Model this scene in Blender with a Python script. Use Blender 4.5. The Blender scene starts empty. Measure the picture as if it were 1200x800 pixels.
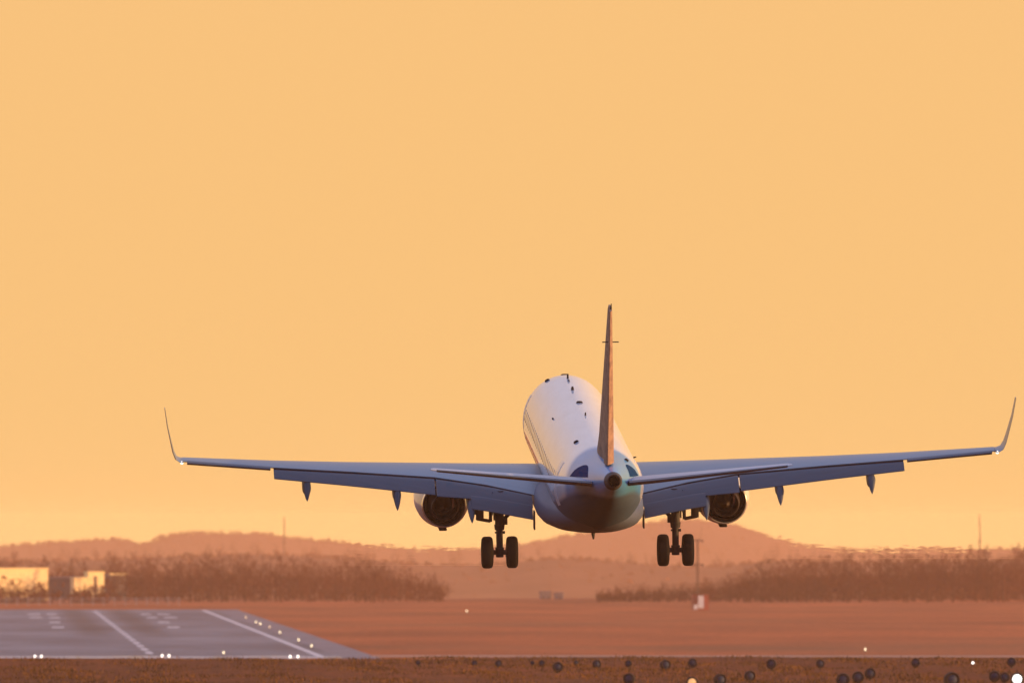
import bpy, bmesh, math, random
from mathutils import Vector, Matrix, Euler
import numpy as np
random.seed(7)
rng = np.random.default_rng(11)
R = math.radians
sc = bpy.context.scene
col = sc.collection

# ------------------------------------------------------------------ camera
F = 17350.0          # focal length in photo pixels (1200 wide)
CZ = 16.4            # camera height over the runway
HY = 611.0           # eye level row in the photo
cam_d = bpy.data.cameras.new('camera')
cam = bpy.data.objects.new('camera', cam_d); col.objects.link(cam)
cam.location = (0, 0, CZ); cam.rotation_euler = (R(90), 0, 0)
cam_d.sensor_width = 36.0; cam_d.lens = F * 36.0 / 1200.0
cam_d.shift_y = (HY - 400.0) / 1200.0
cam_d.clip_start = 1.0; cam_d.clip_end = 60000
cam_d.dof.use_dof = True; cam_d.dof.focus_distance = 492; cam_d.dof.aperture_fstop = 3.6
sc.camera = cam

# ------------------------------------------------------------------ light
SUN_AZ, SUN_EL = 96.0, 5.5        # degrees right of the view direction, above the horizon
SUN_STRENGTH = 5.0
SKY_STRENGTH = 0.068
HAZE_D = 7.5e-5         # haze density used by the air box further down
world = bpy.data.worlds.new('World'); sc.world = world; world.use_nodes = True
wn = world.node_tree; wn.nodes.clear()
def N(nt, t, **kw):
    n = nt.nodes.new(t)
    for k, v in kw.items():
        if k.startswith('_'): n.inputs[int(k[1:])].default_value = v
        else: setattr(n, k, v)
    return n
def L(nt, a, b): nt.links.new(a, b)
out = N(wn, 'ShaderNodeOutputWorld'); bg = N(wn, 'ShaderNodeBackground')
sky = N(wn, 'ShaderNodeTexSky', sky_type='NISHITA', sun_disc=False, sun_elevation=R(SUN_EL), sun_rotation=R(SUN_AZ),
        altitude=350, air_density=1.0, dust_density=2.0, ozone_density=1.5)
tc = N(wn, 'ShaderNodeTexCoord'); sep = N(wn, 'ShaderNodeSeparateXYZ'); L(wn, tc.outputs['Generated'], sep.inputs[0])
# dusty dusk glow low over the horizon ahead, cool grey-violet dusk behind, by true sky direction
el = N(wn, 'ShaderNodeMapRange', interpolation_type='SMOOTHSTEP'); L(wn, sep.outputs['Z'], el.inputs[0])
el.inputs[1].default_value = 0.02; el.inputs[2].default_value = 0.50; el.inputs[3].default_value = 1; el.inputs[4].default_value = 0
az = N(wn, 'ShaderNodeMapRange', interpolation_type='SMOOTHSTEP'); L(wn, sep.outputs['Y'], az.inputs[0])
az.inputs[1].default_value = -0.35; az.inputs[2].default_value = 0.75; az.inputs[3].default_value = 0; az.inputs[4].default_value = 1
front = N(wn, 'ShaderNodeMix', data_type='RGBA')
front.inputs['A'].default_value = (0.72, 1.12, 1.95, 1)      # behind the camera, low
front.inputs['B'].default_value = (9.9, 5.85, 2.2, 1)    # ahead, low
L(wn, az.outputs[0], front.inputs['Factor'])
zen = N(wn, 'ShaderNodeMix', data_type='RGBA', blend_type='ADD'); zen.inputs['Factor'].default_value = 1.0
zen.inputs['A'].default_value = (3.7, 4.4, 7.2, 1)        # high dusk sky on top of the scattering model
scl = N(wn, 'ShaderNodeMix', data_type='RGBA', blend_type='MULTIPLY'); scl.inputs['Factor'].default_value = 1.0
scl.inputs['B'].default_value = (1, 1, 1, 1)
L(wn, sky.outputs[0], scl.inputs['A']); L(wn, scl.outputs['Result'], zen.inputs['B'])
# brighter towards the true horizon, where the sight line runs longest through the lit air
zc = N(wn, 'ShaderNodeMath', operation='MAXIMUM', _1=0.0001); L(wn, sep.outputs['Z'], zc.inputs[0])
pa = N(wn, 'ShaderNodeMath', operation='DIVIDE', _0=9.8); L(wn, zc.outputs[0], pa.inputs[1])
pm = N(wn, 'ShaderNodeMath', operation='MINIMUM', _1=17400.0); L(wn, pa.outputs[0], pm.inputs[0])
pd = N(wn, 'ShaderNodeMath', operation='MULTIPLY', _1=HAZE_D); L(wn, pm.outputs[0], pd.inputs[0])
hor = N(wn, 'ShaderNodeMath', operation='EXPONENT'); L(wn, pd.outputs[0], hor.inputs[0])
glow = N(wn, 'ShaderNodeMix', data_type='RGBA', clamp_factor=False, clamp_result=False); L(wn, hor.outputs[0], glow.inputs['Factor'])
glow.inputs['A'].default_value = (6.3, 2.6, 1.25, 1); glow.inputs['B'].default_value = (9.4, 5.42, 2.05, 1)
L(wn, glow.outputs['Result'], front.inputs['B'])
mixs = N(wn, 'ShaderNodeMix', data_type='RGBA')
L(wn, el.outputs[0], mixs.inputs['Factor']); L(wn, zen.outputs['Result'], mixs.inputs['A']); L(wn, front.outputs['Result'], mixs.inputs['B'])
L(wn, mixs.outputs['Result'], bg.inputs['Color']); bg.inputs['Strength'].default_value = SKY_STRENGTH
L(wn, bg.outputs[0], out.inputs[0])

sd = bpy.data.lights.new('sun', 'SUN'); sd.energy = SUN_STRENGTH; sd.angle = R(0.5); sd.color = (1.0, 0.54, 0.20)
sun = bpy.data.objects.new('sun', sd); col.objects.link(sun)
sdir = Vector((math.sin(R(SUN_AZ)) * math.cos(R(SUN_EL)), math.cos(R(SUN_AZ)) * math.cos(R(SUN_EL)), math.sin(R(SUN_EL))))
sun.rotation_euler = (-sdir).to_track_quat('-Z', 'Y').to_euler(); sun.location = (200, 400, 120)

vs = sc.view_settings
vs.view_transform = 'Standard'; vs.look = 'None'; vs.gamma = 1.0; vs.exposure = 0.55; vs.use_curve_mapping = False
sc.cycles.use_denoising = True
sc.cycles.max_bounces = 8; sc.cycles.volume_bounces = 2; sc.cycles.transparent_max_bounces = 16
sc.cycles.sample_clamp_indirect = 4.0

# ------------------------------------------------------------------ helpers
def at(px, py, Y): return Vector(((px - 600) * Y / F, Y, CZ - (py - HY) * Y / F))
def tag(o, label=None, cat=None, group=None, kind=None):
    if label: o['label'] = label
    if cat: o['category'] = cat
    if group: o['group'] = group
    if kind: o['kind'] = kind
    return o
def empty(name, loc, rz=0):
    o = bpy.data.objects.new(name, None); col.objects.link(o); o.location = loc; o.rotation_euler = (0, 0, rz)
    o.empty_display_size = 0.3
    return o
class MB:
    def __init__(s): s.v = []; s.f = []
    def add(s, v, f, mtx=None):
        b = len(s.v)
        s.v += [tuple(mtx @ Vector(p)) if mtx else tuple(p) for p in v]
        s.f += [tuple(i + b for i in q) for q in f]
        return s
    def rings(s, rs, cap0=True, cap1=True, flip=False):
        n = len(rs[0]); v = [p for r in rs for p in r]; f = []
        for i in range(len(rs) - 1):
            for j in range(n):
                k = (j + 1) % n
                q = (i*n + j, i*n + k, (i+1)*n + k, (i+1)*n + j)
                f.append(q)
        if cap0: f.append(tuple(range(n))[::-1])
        if cap1: f.append(tuple((len(rs)-1)*n + j for j in range(n)))
        if flip: f = [q[::-1] for q in f]
        return s.add(v, f)
    def tube(s, p0, p1, r0, r1=None, n=10, cap=True):
        r1 = r0 if r1 is None else r1
        p0, p1 = Vector(p0), Vector(p1); d = (p1 - p0).normalized()
        u = d.orthogonal().normalized(); w = d.cross(u)
        mk = lambda c, r: [c + (u*math.cos(a) + w*math.sin(a))*r for a in [2*math.pi*k/n for k in range(n)]]
        return s.rings([mk(p0, r0), mk(p1, r1)], cap, cap)
    def revolve(s, prof, origin, axis='y', n=40, closed=False):
        """prof: list of (t along axis, radius)"""
        rs = []
        for t, r in prof:
            ring = []
            for k in range(n):
                a = 2*math.pi*k/n; c, q = r*math.cos(a), r*math.sin(a)
                ring.append({'y': (origin[0]+c, origin[1]+t, origin[2]+q), 'x': (origin[0]+t, origin[1]+c, origin[2]+q),
                             'z': (origin[0]+c, origin[1]+q, origin[2]+t)}[axis])
            rs.append(ring)
        if closed: rs.append(rs[0])
        return s.rings(rs, not closed, not closed)
    def box(s, c, d, mtx=None):
        x, y, z = [q/2 for q in d]
        v = [(c[0]+a*x, c[1]+b*y, c[2]+e*z) for a in (-1, 1) for b in (-1, 1) for e in (-1, 1)]
        return s.add(v, [(0,1,3,2), (4,6,7,5), (0,4,5,1), (2,3,7,6), (0,2,6,4), (1,5,7,3)], mtx)
    def build(s, name, mat, parent=None, smooth=True, angle=35, bevel=0):
        me = bpy.data.meshes.new(name); me.from_pydata(s.v, [], s.f); me.update()
        bm = bmesh.new(); bm.from_mesh(me); bmesh.ops.remove_doubles(bm, verts=bm.verts, dist=1e-5)
        bmesh.ops.recalc_face_normals(bm, faces=bm.faces)
        if bevel:
            es = [e for e in bm.edges if len(e.link_faces) == 2 and e.calc_face_angle() > R(30)]
            bmesh.ops.bevel(bm, geom=es, offset=bevel, segments=2, affect='EDGES', profile=0.5, clamp_overlap=True)
        for f in bm.faces: f.smooth = smooth
        for e in bm.edges:
            e.smooth = not (len(e.link_faces) == 2 and e.calc_face_angle() > R(angle))
        bm.to_mesh(me); bm.free()
        if mat: me.materials.append(mat)
        o = bpy.data.objects.new(name, me); col.objects.link(o)
        if parent: o.parent = parent
        return o
def raw(name, v, f, mat, parent=None, smooth=False):
    me = bpy.data.meshes.new(name); me.from_pydata(v, [], f); me.update()
    if smooth: me.polygons.foreach_set('use_smooth', [True]*len(me.polygons))
    me.materials.append(mat)
    o = bpy.data.objects.new(name, me); col.objects.link(o)
    if parent: o.parent = parent
    return o
def mat(name, c, rough=.5, metal=0., var=0.12, scale=1.5, stretch=(1, 1, 1), c2=None, bump=0., emit=None, es=0., coat=0., spec=.5, detail=5):
    m = bpy.data.materials.new(name); m.use_nodes = True; nt = m.node_tree; p = nt.nodes['Principled BSDF']
    p.inputs['Roughness'].default_value = rough; p.inputs['Metallic'].default_value = metal
    p.inputs['Coat Weight'].default_value = coat; p.inputs['Coat Roughness'].default_value = .06
    p.inputs['Specular IOR Level'].default_value = spec
    t = N(nt, 'ShaderNodeTexCoord'); mp = N(nt, 'ShaderNodeMapping'); mp.inputs['Scale'].default_value = stretch
    L(nt, t.outputs['Object'], mp.inputs[0])
    nz = N(nt, 'ShaderNodeTexNoise'); nz.inputs['Scale'].default_value = scale; nz.inputs['Detail'].default_value = detail
    nz.inputs['Roughness'].default_value = .6
    L(nt, mp.outputs[0], nz.inputs['Vector'])
    mr = N(nt, 'ShaderNodeMapRange'); mr.inputs[1].default_value = .32; mr.inputs[2].default_value = .68; L(nt, nz.outputs['Fac'], mr.inputs[0])
    mx = N(nt, 'ShaderNodeMix', data_type='RGBA'); L(nt, mr.outputs[0], mx.inputs['Factor'])
    d = c2 if c2 else tuple(q*(1-var) for q in c)
    e = c if c2 else tuple(min(1, q*(1+var)) for q in c)
    mx.inputs['A'].default_value = (*d[:3], 1); mx.inputs['B'].default_value = (*e[:3], 1)
    L(nt, mx.outputs['Result'], p.inputs['Base Color'])
    if bump:
        b = N(nt, 'ShaderNodeBump'); b.inputs['Strength'].default_value = bump; b.inputs['Distance'].default_value = .2
        L(nt, nz.outputs['Fac'], b.inputs['Height']); L(nt, b.outputs[0], p.inputs['Normal'])
    if emit:
        p.inputs['Emission Color'].default_value = (*emit, 1); p.inputs['Emission Strength'].default_value = es
    m['mix'] = mx.name
    return m
def interp(x, xs, ys): return float(np.interp(x, xs, ys))

# ------------------------------------------------------------------ ground profile
def gh(Y):
    return interp(Y, [-200, 10, 60, 200, 400, 700, 880, 1000, 1004, 1010, 1060, 1300, 3150, 3300, 4000, 5000, 8000, 14000, 20000],
                  [14.7, 14.7, 14.2, 10.5, 6.2, 5.2, 6.17, 7.18, 7.12, 6.9, 5.2, 0, 0, -2.5, -12, -20, -38, -50, -95])

def ground_mat():
    m = bpy.data.materials.new('dry_grass_field'); m.use_nodes = True; nt = m.node_tree; p = nt.nodes['Principled BSDF']
    p.inputs['Roughness'].default_value = .95; p.inputs['Specular IOR Level'].default_value = .1
    t = N(nt, 'ShaderNodeTexCoord')
    def noise(scale, st, det=4):
        mp = N(nt, 'ShaderNodeMapping'); mp.inputs['Scale'].default_value = st; L(nt, t.outputs['Object'], mp.inputs[0])
        z = N(nt, 'ShaderNodeTexNoise'); z.inputs['Scale'].default_value = scale; z.inputs['Detail'].default_value = det
        L(nt, mp.outputs[0], z.inputs['Vector']); return z
    n1 = noise(1.0, (.035, .009, 1), 5); n2 = noise(1.0, (.9, .25, 1), 4); n3 = noise(1.0, (.006, .004, 1), 3)
    r1 = N(nt, 'ShaderNodeValToRGB'); L(nt, n1.outputs['Fac'], r1.inputs[0])
    e = r1.color_ramp.elements; e[0].position = .27; e[0].color = (.30, .072, .023, 1); e[1].position = .70; e[1].color = (.53, .128, .038, 1)
    r2 = N(nt, 'ShaderNodeMix', data_type='RGBA', blend_type='MULTIPLY'); r2.inputs['Factor'].default_value = 1
    m2 = N(nt, 'ShaderNodeMapRange'); m2.inputs[1].default_value = .3; m2.inputs[2].default_value = .7; m2.inputs[3].default_value = .72; m2.inputs[4].default_value = 1.15
    L(nt, n2.outputs['Fac'], m2.inputs[0]); L(nt, r1.outputs[0], r2.inputs['A']); L(nt, m2.outputs[0], r2.inputs['B'])
    r3 = N(nt, 'ShaderNodeMix', data_type='RGBA'); r3.inputs['B'].default_value = (.17, .085, .04, 1)
    m3 = N(nt, 'ShaderNodeMapRange'); m3.inputs[1].default_value = .55; m3.inputs[2].default_value = .72; m3.inputs[4].default_value = .7
    L(nt, n3.outputs['Fac'], m3.inputs[0]); L(nt, m3.outputs[0], r3.inputs['Factor']); L(nt, r2.outputs['Result'], r3.inputs['A'])
    L(nt, r3.outputs['Result'], p.inputs['Base Color'])
    so = N(nt, 'ShaderNodeSeparateXYZ'); L(nt, t.outputs['Object'], so.inputs[0])
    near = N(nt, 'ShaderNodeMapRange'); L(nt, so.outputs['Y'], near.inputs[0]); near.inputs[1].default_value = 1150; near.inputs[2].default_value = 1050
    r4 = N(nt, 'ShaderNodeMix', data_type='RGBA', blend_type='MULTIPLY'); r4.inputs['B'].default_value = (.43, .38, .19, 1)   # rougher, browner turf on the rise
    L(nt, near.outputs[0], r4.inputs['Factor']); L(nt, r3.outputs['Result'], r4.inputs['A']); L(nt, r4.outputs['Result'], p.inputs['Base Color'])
    b = N(nt, 'ShaderNodeBump'); b.inputs['Strength'].default_value = .5; b.inputs['Distance'].default_value = .3
    L(nt, n2.outputs['Fac'], b.inputs['Height']); L(nt, b.outputs[0], p.inputs['Normal'])
    return m
M_ground = ground_mat()
ys = sorted(set(list(range(-200, 880, 40)) + list(range(880, 1070, 6)) + list(range(1070, 3300, 60)) + list(range(3300, 17101, 300)) + [3150] + [1004, 1010]))
xs = sorted(set(list(range(-3000, 3001, 250)) + list(range(-160, 161, 8))))
gv, gf = [], []
def gz(x, y):
    z = gh(y)
    if y > 1400 and y < 3300: z += .25*math.sin(x*.021+1)*math.sin(y*.0061)*min(1, max(0, (x - (-45.3 - .03602*(y-1848)) - 40)/60))
    if 880 < y < 1040: z += .04*math.sin(x*.35+y*.21) + .07*math.sin(x*.11+.7) + .05*math.sin(x*.93+y*.05)
    return z
for y in ys:
    for x in xs: gv.append((x, y, gz(x, y)))
n = len(xs)
for j in range(len(ys)-1):
    for i in range(n-1): gf.append((j*n+i, j*n+i+1, (j+1)*n+i+1, (j+1)*n+i))
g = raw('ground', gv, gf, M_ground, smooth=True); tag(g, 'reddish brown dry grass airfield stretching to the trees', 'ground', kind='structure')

# ------------------------------------------------------------------ runway
def rwx(Y): return -45.3 - .03602*(Y - 1848)
def strip(name, m, x0, x1, y0, y1, z, parts=None, nseg=1):
    """sheet(s) in runway coordinates: x from the centre line, y = depth"""
    v, f = [], []
    for (a0, a1, b0, b1) in (parts or [(x0, x1, y0, y1)]):
        k = len(v)
        v += [(rwx(b0)+a0, b0, z), (rwx(b0)+a1, b0, z), (rwx(b1)+a1, b1, z), (rwx(b1)+a0, b1, z)]; f.append((k, k+1, k+2, k+3))
    return raw(name, v, f, m)
M_asph = mat('runway_asphalt', (.19, .205, .225), .75, c2=(.07, .085, .105), scale=1, stretch=(.03, .009, 1), spec=.3, bump=.05)
nt = M_asph.node_tree; p = nt.nodes['Principled BSDF']; t = N(nt, 'ShaderNodeTexCoord'); so = N(nt, 'ShaderNodeSeparateXYZ'); L(nt, t.outputs['Object'], so.inputs[0])
mp = N(nt, 'ShaderNodeMapping'); mp.inputs['Scale'].default_value = (.12, .055, 1); L(nt, t.outputs['Object'], mp.inputs[0])
nz = N(nt, 'ShaderNodeTexNoise'); nz.inputs['Scale'].default_value = 1; nz.inputs['Detail'].default_value = 6; L(nt, mp.outputs[0], nz.inputs['Vector'])
ad = N(nt, 'ShaderNodeMath', operation='MULTIPLY_ADD'); L(nt, nz.outputs['Fac'], ad.inputs[0]); ad.inputs[1].default_value = 90; L(nt, so.outputs['Y'], ad.inputs[2])
wet = N(nt, 'ShaderNodeMapRange', interpolation_type='SMOOTHSTEP'); L(nt, ad.outputs[0], wet.inputs[0])      # polished damp strip at the near end
wet.inputs[1].default_value = 1835; wet.inputs[2].default_value = 1862; wet.inputs[3].default_value = .28; wet.inputs[4].default_value = .8; L(nt, wet.outputs[0], p.inputs['Roughness'])
rub = N(nt, 'ShaderNodeMapRange'); L(nt, nz.outputs['Fac'], rub.inputs[0]); rub.inputs[1].default_value = .3; rub.inputs[2].default_value = .7; rub.inputs[3].default_value = .72; rub.inputs[4].default_value = 1.2
uu = N(nt, 'ShaderNodeMath', operation='MULTIPLY_ADD', _1=.03602, _2=45.3-.03602*1848); L(nt, so.outputs['Y'], uu.inputs[0])
us_ = N(nt, 'ShaderNodeMath', operation='ADD'); L(nt, uu.outputs[0], us_.inputs[0]); L(nt, so.outputs['X'], us_.inputs[1])      # metres from the centre line
ua = N(nt, 'ShaderNodeMath', operation='ABSOLUTE'); L(nt, us_.outputs[0], ua.inputs[0])
ub = N(nt, 'ShaderNodeMath', operation='SUBTRACT', _1=4.2); L(nt, ua.outputs[0], ub.inputs[0]); uc = N(nt, 'ShaderNodeMath', operation='ABSOLUTE'); L(nt, ub.outputs[0], uc.inputs[0])
ty = N(nt, 'ShaderNodeMapRange', interpolation_type='SMOOTHSTEP'); L(nt, uc.outputs[0], ty.inputs[0]); ty.inputs[1].default_value = .4; ty.inputs[2].default_value = 4.0; ty.inputs[3].default_value = 1; ty.inputs[4].default_value = 0
tz = N(nt, 'ShaderNodeMapRange', interpolation_type='SMOOTHSTEP'); L(nt, ad.outputs[0], tz.inputs[0]); tz.inputs[1].default_value = 2080; tz.inputs[2].default_value = 2300; tz.inputs[3].default_value = 0; tz.inputs[4].default_value = .55
tm = N(nt, 'ShaderNodeMath', operation='MULTIPLY'); L(nt, ty.outputs[0], tm.inputs[0]); L(nt, tz.outputs[0], tm.inputs[1])      # tyre rubber where aircraft touch down
ti = N(nt, 'ShaderNodeMath', operation='SUBTRACT', _0=1.0); L(nt, tm.outputs[0], ti.inputs[1])
rb = N(nt, 'ShaderNodeMath', operation='MULTIPLY'); L(nt, rub.outputs[0], rb.inputs[0]); L(nt, ti.outputs[0], rb.inputs[1]); rub = rb
mm = N(nt, 'ShaderNodeMix', data_type='RGBA', blend_type='MULTIPLY'); mm.inputs['Factor'].default_value = 1
L(nt, nt.nodes[M_asph['mix']].outputs['Result'], mm.inputs['A']); L(nt, rub.outputs[0], mm.inputs['B']); L(nt, mm.outputs['Result'], p.inputs['Base Color'])
M_shld = mat('runway_shoulder', (.21, .205, .22), .85, c2=(.15, .145, .16), scale=1, stretch=(.1, .02, 1), spec=.2)
M_paint = mat('runway_paint', (.80, .74, .70), .7, c2=(.45, .41, .40), scale=.35)
M_conc = mat('pale_concrete', (.40, .22, .15), .9, var=.25, scale=.05)
tag(strip('runway_shoulder', M_shld, -27, 27, 1772, 2765, .03), 'pale grey paved shoulder edging the runway', 'road', kind='structure')
tag(strip('runway', M_asph, -22.5, 22.5, 1776, 2755, .06), 'wide grey runway running away to the left', 'road', kind='structure')
mk = []
for s in (-1, 1): mk.append((s*20.3-.45, s*20.3+.45, 1784, 2740))
y = 1835
while y < 2720: mk.append((-.45, .45, y, y+30)); y += 50
for a, b_ in ((-21, -9.5), (-9, -3), (-1.5, 7), (9, 13), (14, 20)): mk.append((a, b_, 1781 + 2*random.random(), 1792 + 4*random.random()))  # pale bars painted in for the glints along the near end
for d, bars in ((2610, ((7.4, 9.2), (10.4, 12.6))), (2518, ((7.4, 9.2), (10.4, 12.6))), (2400, ((8, 9.8),)), (2286, ((8, 9.9),))):   # touchdown zone bars
    for s in (-1, 1):
        for a, b_ in bars: mk.append((min(s*a, s*b_), max(s*a, s*b_), d, d+22.5))
tag(strip('runway_marking', M_paint, 0, 0, 0, 0, .066, mk), 'white painted lines and bars on the runway, with glints at its near end painted in', 'road marking', kind='structure')
pv = [(-17, 1798, .04), (64, 1793, .04), (64, 1812, .04), (-17, 1817, .04)]
tag(raw('path', pv, [(0, 1, 2, 3)], M_conc), 'pale narrow path crossing the field from the runway corner', 'path', kind='structure')
pv = [(-190, 1752, .04), (-20, 1752, .04), (-20, 1768, .04), (-190, 1768, .04)]

# ------------------------------------------------------------------ haze
hz = MB().box((0, 8650, -38.5), (6200, 17700, 130)).build('haze', None, smooth=False)
tag(hz, 'warm dusty evening haze over the airfield', 'haze', kind='stuff')
mh = bpy.data.materials.new('dusk_haze'); mh.use_nodes = True; nt = mh.node_tree; nt.nodes.clear()
o_ = N(nt, 'ShaderNodeOutputMaterial'); pv_ = N(nt, 'ShaderNodeVolumePrincipled')
pv_.inputs['Color'].default_value = (1.0, .60, .36, 1); pv_.inputs['Density'].default_value = HAZE_D; pv_.inputs['Anisotropy'].default_value = 0
L(nt, pv_.outputs[0], o_.inputs['Volume']); hz.data.materials.append(mh)

# ------------------------------------------------------------------ hills and far woods
M_hill = mat('wooded_hill', (.16, .06, .035), .95, var=.3, scale=.02, spec=.05)
M_twig = mat('bare_twigs', (.115, .031, .018), .9, var=.25, scale=.3, spec=.1)
M_bark = mat('tree_bark', (.085, .033, .024), .9, var=.25, scale=2., spec=.1)
P1 = ([-2500, -600, -200, 0, 50, 100, 145, 158, 172, 190, 215, 300, 350, 400, 450, 500, 560, 600, 640, 680, 720, 760, 800, 830, 860, 890, 930, 980, 1030, 1080, 1140, 1200, 1400, 1800, 3600],
      [640, 634, 638, 641, 637, 633, 632, 638, 638, 629, 625, 625, 631, 636, 641, 644, 643, 640, 633, 626, 617, 612, 609, 611, 616, 626, 638, 644, 645, 643, 645, 643, 640, 645, 650])
P2 = ([-2500, 0, 150, 300, 420, 520, 600, 650, 700, 760, 830, 870, 920, 1000, 1200, 3600],
      [655, 655, 650, 645, 650, 657, 656, 649, 652, 658, 660, 656, 652, 655, 652, 655])
def ridge(name, P, Yc, base_drop, half, label, jit):
    v, f = [], []
    pxs = np.arange(-2500, 3601, 20 if Yc > 6000 else 16)
    prof = [(-1, 0), (-.6, .45), (-.3, .8), (-.1, .97), (0, 1), (.25, .9), (.6, .5), (1, 0)]
    for px in pxs:
        top = CZ - (interp(px, *P) - HY)*Yc/F
        base = gh(Yc) - base_drop
        x = (px-600)*Yc/F
        for q, hgt in prof: v.append((x + jit*math.sin(q*7+px*.01), Yc + q*half, base + (top-base)*hgt))
    m = len(prof)
    for i in range(len(pxs)-1):
        for j in range(m-1): f.append((i*m+j, (i+1)*m+j, (i+1)*m+j+1, i*m+j+1))
    return tag(raw(name, v, f, M_hill, smooth=True), label, 'hill', kind='structure')
ridge('hills', P1, 15000, 20, 2000, 'low wooded hills on the skyline fading into orange haze', 8)
ridge('hillside', ([a for a in P2[0]], [b+4 for b in P2[1]]), 8000, 12, 900, 'nearer wooded hillside between the hills and the airfield', 4)

def tree_arrays(h, seed, spread=.42, depth=4, low=.12):
    """bare broad-leaved tree: returns (trunk verts, faces), (crown verts, faces)"""
    r = random.Random(seed); T, C = MB(), MB()
    def seg(m, p0, p1, r0, r1, n): m.tube(p0, p1, r0, r1, n, False)
    def limb(p, d, ln, rad, lev):
        k = 3 if lev < 2 else 2
        q = p.copy(); dd = d.copy()
        for i in range(k):
            e = q + dd*ln/k; seg(C, q, e, rad*(1-.28*i), rad*(1-.28*(i+1)), 4 if lev < 2 else 3)
            if lev < depth:
                for b in range(2 if lev < depth-1 else 3):
                    a = r.uniform(0, 2*math.pi); s = r.uniform(.45, 1.0)
                    side = dd.orthogonal().normalized(); side.rotate(Matrix.Rotation(a, 3, dd))
                    nd = (dd*(1-.35*s) + side*s + Vector((0, 0, .18))).normalized()
                    limb(e.copy(), nd, ln*r.uniform(.45, .7), max(rad*.55, .022), lev+1)
            q = e; dd = (dd + Vector((r.uniform(-.2, .2), r.uniform(-.2, .2), .1))).normalized()
    p = Vector((0, 0, 0)); rad = h*.018
    nseg = 7
    for i in range(nseg):
        e = p + Vector((r.uniform(-.03, .03)*h/4, r.uniform(-.03, .03)*h/4, h*.82/nseg))
        seg(T, p, e, rad*(1-.12*i), rad*(1-.12*(i+1)), 6)
        fr = (i+1)/nseg
        if fr > low:
            for b in range(2):
                a = r.uniform(0, 2*math.pi); up = r.uniform(.35, 1.1) if fr < .95 else 1.6
                limb(e.copy(), Vector((math.cos(a), math.sin(a), up)).normalized(), h*spread*(1.08-.62*fr)*r.uniform(.6, .9), rad*.42*(1.1-.6*fr), 2)
        p = e
    return (T.v, T.f), (C.v, C.f)
variants = [tree_arrays(h, s, sp, 4, lo) for h, s, sp, lo in ((9.2, 1, .34, .1), (10.2, 2, .30, .25), (8.6, 3, .42, .1), (9.8, 4, .36, .2), (7.6, 5, .46, .05), (10.8, 6, .28, .3))]
meshes = []
for (tv, tf), (cv, cf) in variants:
    pair = []
    for nm, v, f, m in (('trunk', tv, tf, M_bark), ('crown', cv, cf, M_twig)):
        me = bpy.data.meshes.new(nm); me.from_pydata(v, [], f); me.update(); me.materials.append(m); pair.append(me)
    meshes.append(pair)
print('tree faces', [len(c[0].polygons)+len(c[1].polygons) for c in meshes])
NP = [(np.array(t[0]+c[0]), np.array([list(q) + [q[-1]]*(4-len(q)) for q in t[1]] + [[i+len(t[0]) for i in q] for q in c[1]])) for t, c in variants]
def wood(name, spots, label, m):
    V, Fc, b = [], [], 0
    for (x, y, z, s, k) in spots:
        v, f = NP[k]; a = rng.uniform(0, 6.28); c, q = math.cos(a)*s, math.sin(a)*s
        w = np.stack([v[:, 0]*c - v[:, 1]*q + x, v[:, 0]*q + v[:, 1]*c + y, v[:, 2]*s*rng.uniform(.9, 1.1) + z], 1)
        V.append(w); Fc.append(f + b); b += len(v)
    V = np.concatenate(V); Fc = np.concatenate(Fc)
    me = bpy.data.meshes.new(name); me.vertices.add(len(V)); me.vertices.foreach_set('co', V.ravel())
    me.loops.add(Fc.size); me.loops.foreach_set('vertex_index', Fc.ravel().astype(np.int32))
    me.polygons.add(len(Fc)); me.polygons.foreach_set('loop_start', np.arange(0, Fc.size, 4, dtype=np.int32))
    me.update(calc_edges=True); me.validate(); me.materials.append(m)
    o = bpy.data.objects.new(name, me); col.objects.link(o)
    return tag(o, label, 'wood', kind='stuff')
# forest mass cover for the far wood: dense clumps of foliage-sized faces
def clump_wood(name, fn, count, size, label, m, drop=7):
    v, f = [], []
    for i in range(count):
        x, y, zt = fn()
        w = size*random.uniform(.6, 1.3); h = random.uniform(.5, 1.0)*drop
        for k in range(14):
            a = random.uniform(0, 6.28); rr = w*math.sqrt(random.random()); t = random.random()
            c = Vector((x + rr*math.cos(a)*(1.05-.75*t), y + rr*math.sin(a), zt - h + h*t))
            d = Vector((random.gauss(0, 1), random.gauss(0, 1), random.gauss(0, .7))).normalized(); u = d.orthogonal().normalized(); q = d.cross(u)
            s = w*random.uniform(.18, .42); b = len(v)
            v += [tuple(c+u*s), tuple(c+q*s*.8), tuple(c-u*s*.9), tuple(c-q*s)]; f.append((b, b+1, b+2, b+3))
    return tag(raw(name, v, f, m), label, 'wood', kind='stuff')
def face(P, Yc, half, lift=0.):
    prof = [(-1, 0), (-.6, .45), (-.3, .8), (-.1, .97), (0, 1), (.25, .9)]
    px = random.uniform(-450, 1650); q = random.uniform(-.75, .1) if random.random() < .7 else random.uniform(-.08, .05)
    top = CZ - (interp(px, *P) - HY)*Yc/F; base = gh(Yc) - 15
    z = base + (top-base)*interp(q, [a for a, b in prof], [b for a, b in prof])
    return (px-600)*Yc/F, Yc + q*half, z + lift
clump_wood('far_wood', lambda: face(P1, 15000, 2000, random.uniform(-1, 3.6)), 9000, 3.2, 'continuous far wood covering the skyline hills', M_twig, 8)
P2b = (P2[0], [b+4 for b in P2[1]])
clump_wood('distant_thicket', lambda: face(P2b, 8000, 900, random.uniform(-1, 2.0)), 3600, 3.0, 'dense bushes and young trees on the nearer hillside', M_twig, 6)
mid = []
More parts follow.
